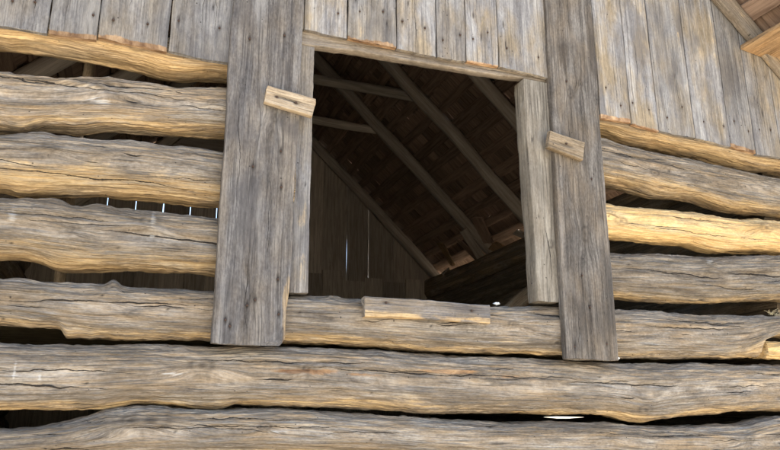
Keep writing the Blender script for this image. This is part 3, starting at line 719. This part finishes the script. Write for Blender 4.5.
# board tucked under the overhang
eb = bpy.data.objects.new('eave_board', plank_mesh('eave_board', M_ORANGE, .46, .36, .36, .03, seed=650, res=.006, step=.012, rr=.004)); COL.objects.link(eb)
ti = math.radians(9)
ex = Vector((0, -1, 0)); ez = Vector((math.cos(ti), 0, -math.sin(ti))); ey = ez.cross(ex)
eb.rotation_euler = Matrix((ex, ey, ez)).transposed().to_euler()
eb.location = (3.465 + .18 * math.cos(ti), -.032, 3.862 - .18 * math.sin(ti))
tag(eb, 'orange brown board wedged under the roof overhang against the gable siding', 'board')

# ------------------------------------------------------------------ side and back walls, loft floor
for side, xw, lab in ((1, WALL_R, 'dark inside of the log side wall under the eave, right of the opening'), (-1, WALL_L - .2, 'log side wall on the far left corner of the barn')):
    sw = root('side_wall', lab, 'wall', (xw + .1, 3, 0))
    for k in range(13):
        z = .02 + k * .2638
        make_pole('log', sw, M_LOG, (xw + .1, .27, z + .125), (xw + .1, BACK - .02, z + .125), .150, .150, seed=800 + k + 50 * side, seg=16, step=.2, wob=.5, lift=({5: -.038, 6: .012}.get(k, 0) if side > 0 else 0))
bw = root('back_wall', 'back gable wall of wide vertical boards with daylight slits, seen through the opening', 'wall', (RX, BACK, 0))
edges = [-1.36 + .33 * q for q in range(9)] + [1.61, 1.99, 2.37, 2.72, 3.03, 3.40, 3.75, 4.03]
gaps = [.002, .008, .012, .009, .010, .014, .009, .010, .002, .001, .001, .001, .0025, .008, .001, .001, .001]
for k in range(len(edges) - 1):
    x0, x1 = edges[k] + gaps[k] / 2, edges[k + 1] - gaps[k + 1] / 2
    zt = lath_z((x0 + x1) / 2) - .004
    quad_plank('board', bw, M_INT, (x0, .02), (x1, .02), (x0, zt), (x1, zt), BACK + .004 * (k % 2), .025, seed=850 + k, res=.05, step=.15, cut1=(lath_z(x0) - lath_z(x1)) / 2, wavy=.002, warp=.002)
quad_plank('girt', bw, M_INT, (-1.0, 4.44), (1.32, 4.44), (-1.0, 4.94), (1.32, 4.94), BACK - .04, .03, flat=True, seed=849, res=.05, step=.15)
quad_plank('girt', bw, M_INT, (.30, 4.945), (1.32, 4.945), (.30, 5.16), (1.32, 5.16), BACK - .04, .03, flat=True, seed=848, res=.05, step=.15)
x = WALL_L; k = 0
while x < 4.0:
    wd = (.27, .31, .24, .35)[k % 4]
    zt = 3.42 + (.05, -.02, .03, .0)[k % 4] - (x > 2.6) * .05
    quad_plank('lower_board', bw, M_INT, (x - .004, .02), (min(x + wd, 4.0) + .004, .02), (x - .004, zt), (min(x + wd, 4.0) + .004, zt), BACK - .14 + .03 * (k % 2), .025, seed=880 + k, res=.05, step=.15)
    x += wd; k += 1

fm = bpy.data.meshes.new('loft_floor')
def box(x0, x1, y0, y1, z0, z1):
    v = [(x, y, z) for x in (x0, x1) for y in (y0, y1) for z in (z0, z1)]
    return v, [(0, 1, 3, 2), (4, 6, 7, 5), (0, 4, 5, 1), (2, 3, 7, 6), (0, 2, 6, 4), (1, 5, 7, 3)]
V, F = box(WALL_L, WALL_R, .3, BACK - .17, 1.99, 2.03)
fm = mesh_from('loft_floor', np.array(V, float), F, plain('pale_bounce_floor', (.42, .33, .18), (.62, .52, .32), 14, .95), np.array(V, float), np.zeros((8, 4)), False)  # unseen floor given a made-up pale colour to bounce light up to the roof
o = bpy.data.objects.new('loft_floor', fm); COL.objects.link(o); o['kind'] = 'structure'

# loose pieces
ip = make_pole('prop_pole', None, M_TAN, (-.30, .42, 2.03), (-.28, .42, lath_z(-.28) - .01), .026, .024, seed=901, seg=10, step=.1)
tag(ip, 'thin pale upright pole showing in the gap under the tan plate log', 'pole')
lp = make_pole('loose_pole', None, M_ORANGE, (2.05, .85, 2.10), (3.3, 1.3, 2.95), .05, .045, seed=903, seg=12, step=.06)
tag(lp, 'orange brown pole leaning inside the opening behind the right jamb', 'pole')
def chip(loc, s, seed, lab):
    r = random.Random(seed); V = []; F = []
    n, m_ = 9, 5
    for i in range(m_):
        t = math.pi * i / (m_ - 1)
        for k in range(n):
            a = 2 * math.pi * k / n; q = s * (.75 + .5 * r.random())
            V.append((1.5 * q * math.sin(t) * math.cos(a), q * math.sin(t) * math.sin(a), .6 * q * math.cos(t)))
    for i in range(m_ - 1):
        for k in range(n): F.append((i * n + k, (i + 1) * n + k, (i + 1) * n + (k + 1) % n, i * n + (k + 1) % n))
    me = bpy.data.meshes.new('stone_chip'); me.from_pydata(V, [], F); me.materials.append(M_CHIP)
    o = bpy.data.objects.new('stone_chip', me); COL.objects.link(o); o.location = loc
    tag(o, lab, 'stone chip')
chip((1.70, .06, 2.137), .012, 1, 'small white chip lying on the sill log by the right jamb')
chip((2.350, .0, 1.884), .009, 2, 'small white chip at the foot of the dark grey brown plank')
# broken roof boards hanging at the eave inside
rj = random.Random(5)
for k in range(9):
    y = 2.9 + k * .28 + rj.uniform(-.1, .1); x = 3.86 + rj.uniform(-.22, .15)
    L = rj.uniform(.35, .6)
    me = plank_mesh('broken_board', (M_BROWN, M_ORANGE, M_INT)[k % 3], L, rj.uniform(.09, .15), rj.uniform(.07, .13), .018, seed=950 + k, res=.012, step=.03, rag0=.02, rag1=.03)
    o = bpy.data.objects.new('broken_board', me); COL.objects.link(o)
    o.location = (x - .15, y, lath_z(x) - .10 - rj.uniform(0, .1)); o.rotation_euler = (rj.uniform(-.5, .5) + 1.2, rj.uniform(.3, .8), rj.uniform(-.2, 1.1))
    tag(o, ('dark brown', 'orange brown', 'pale dusty')[k % 3] + ' broken piece of board hanging loose under the eave inside the opening', 'board', 'broken boards under the eave', 'thing')

# tuft of straw caught above the sill log
SV, SF = [], []
rt = random.Random(21)
for k in range(14):
    p = np.array([rt.uniform(-.03, .03), rt.uniform(-.01, .01), 0]); d = np.array([rt.uniform(-1, 1), rt.uniform(-.6, .2), rt.uniform(.1, 1)]); d /= np.linalg.norm(d)
    L = rt.uniform(.03, .08); wv = np.cross(d, (0, 1, 0)); wv /= np.linalg.norm(wv); wv *= .0009; uv = np.cross(d, wv)
    for i in range(4):
        q = p + d * L * i / 3 + np.array([0, 0, -.02 * (i / 3) ** 2])
        b = len(SV); SV += [tuple(q + wv), tuple(q + uv), tuple(q - wv), tuple(q - uv)]
        if i:
            for e in range(4): SF.append((b - 4 + e, b - 4 + (e + 1) % 4, b + (e + 1) % 4, b + e))
me = bpy.data.meshes.new('straw_tuft'); me.from_pydata(SV, [], SF); me.materials.append(plain('dry_straw', (.5, .4, .22), (.66, .56, .36), 60, .8))
o = bpy.data.objects.new('straw_tuft', me); COL.objects.link(o); o.location = (3.50, .045, 2.165)
tag(o, 'little tuft of dry straw caught above the notched end of the sill log', 'straw')
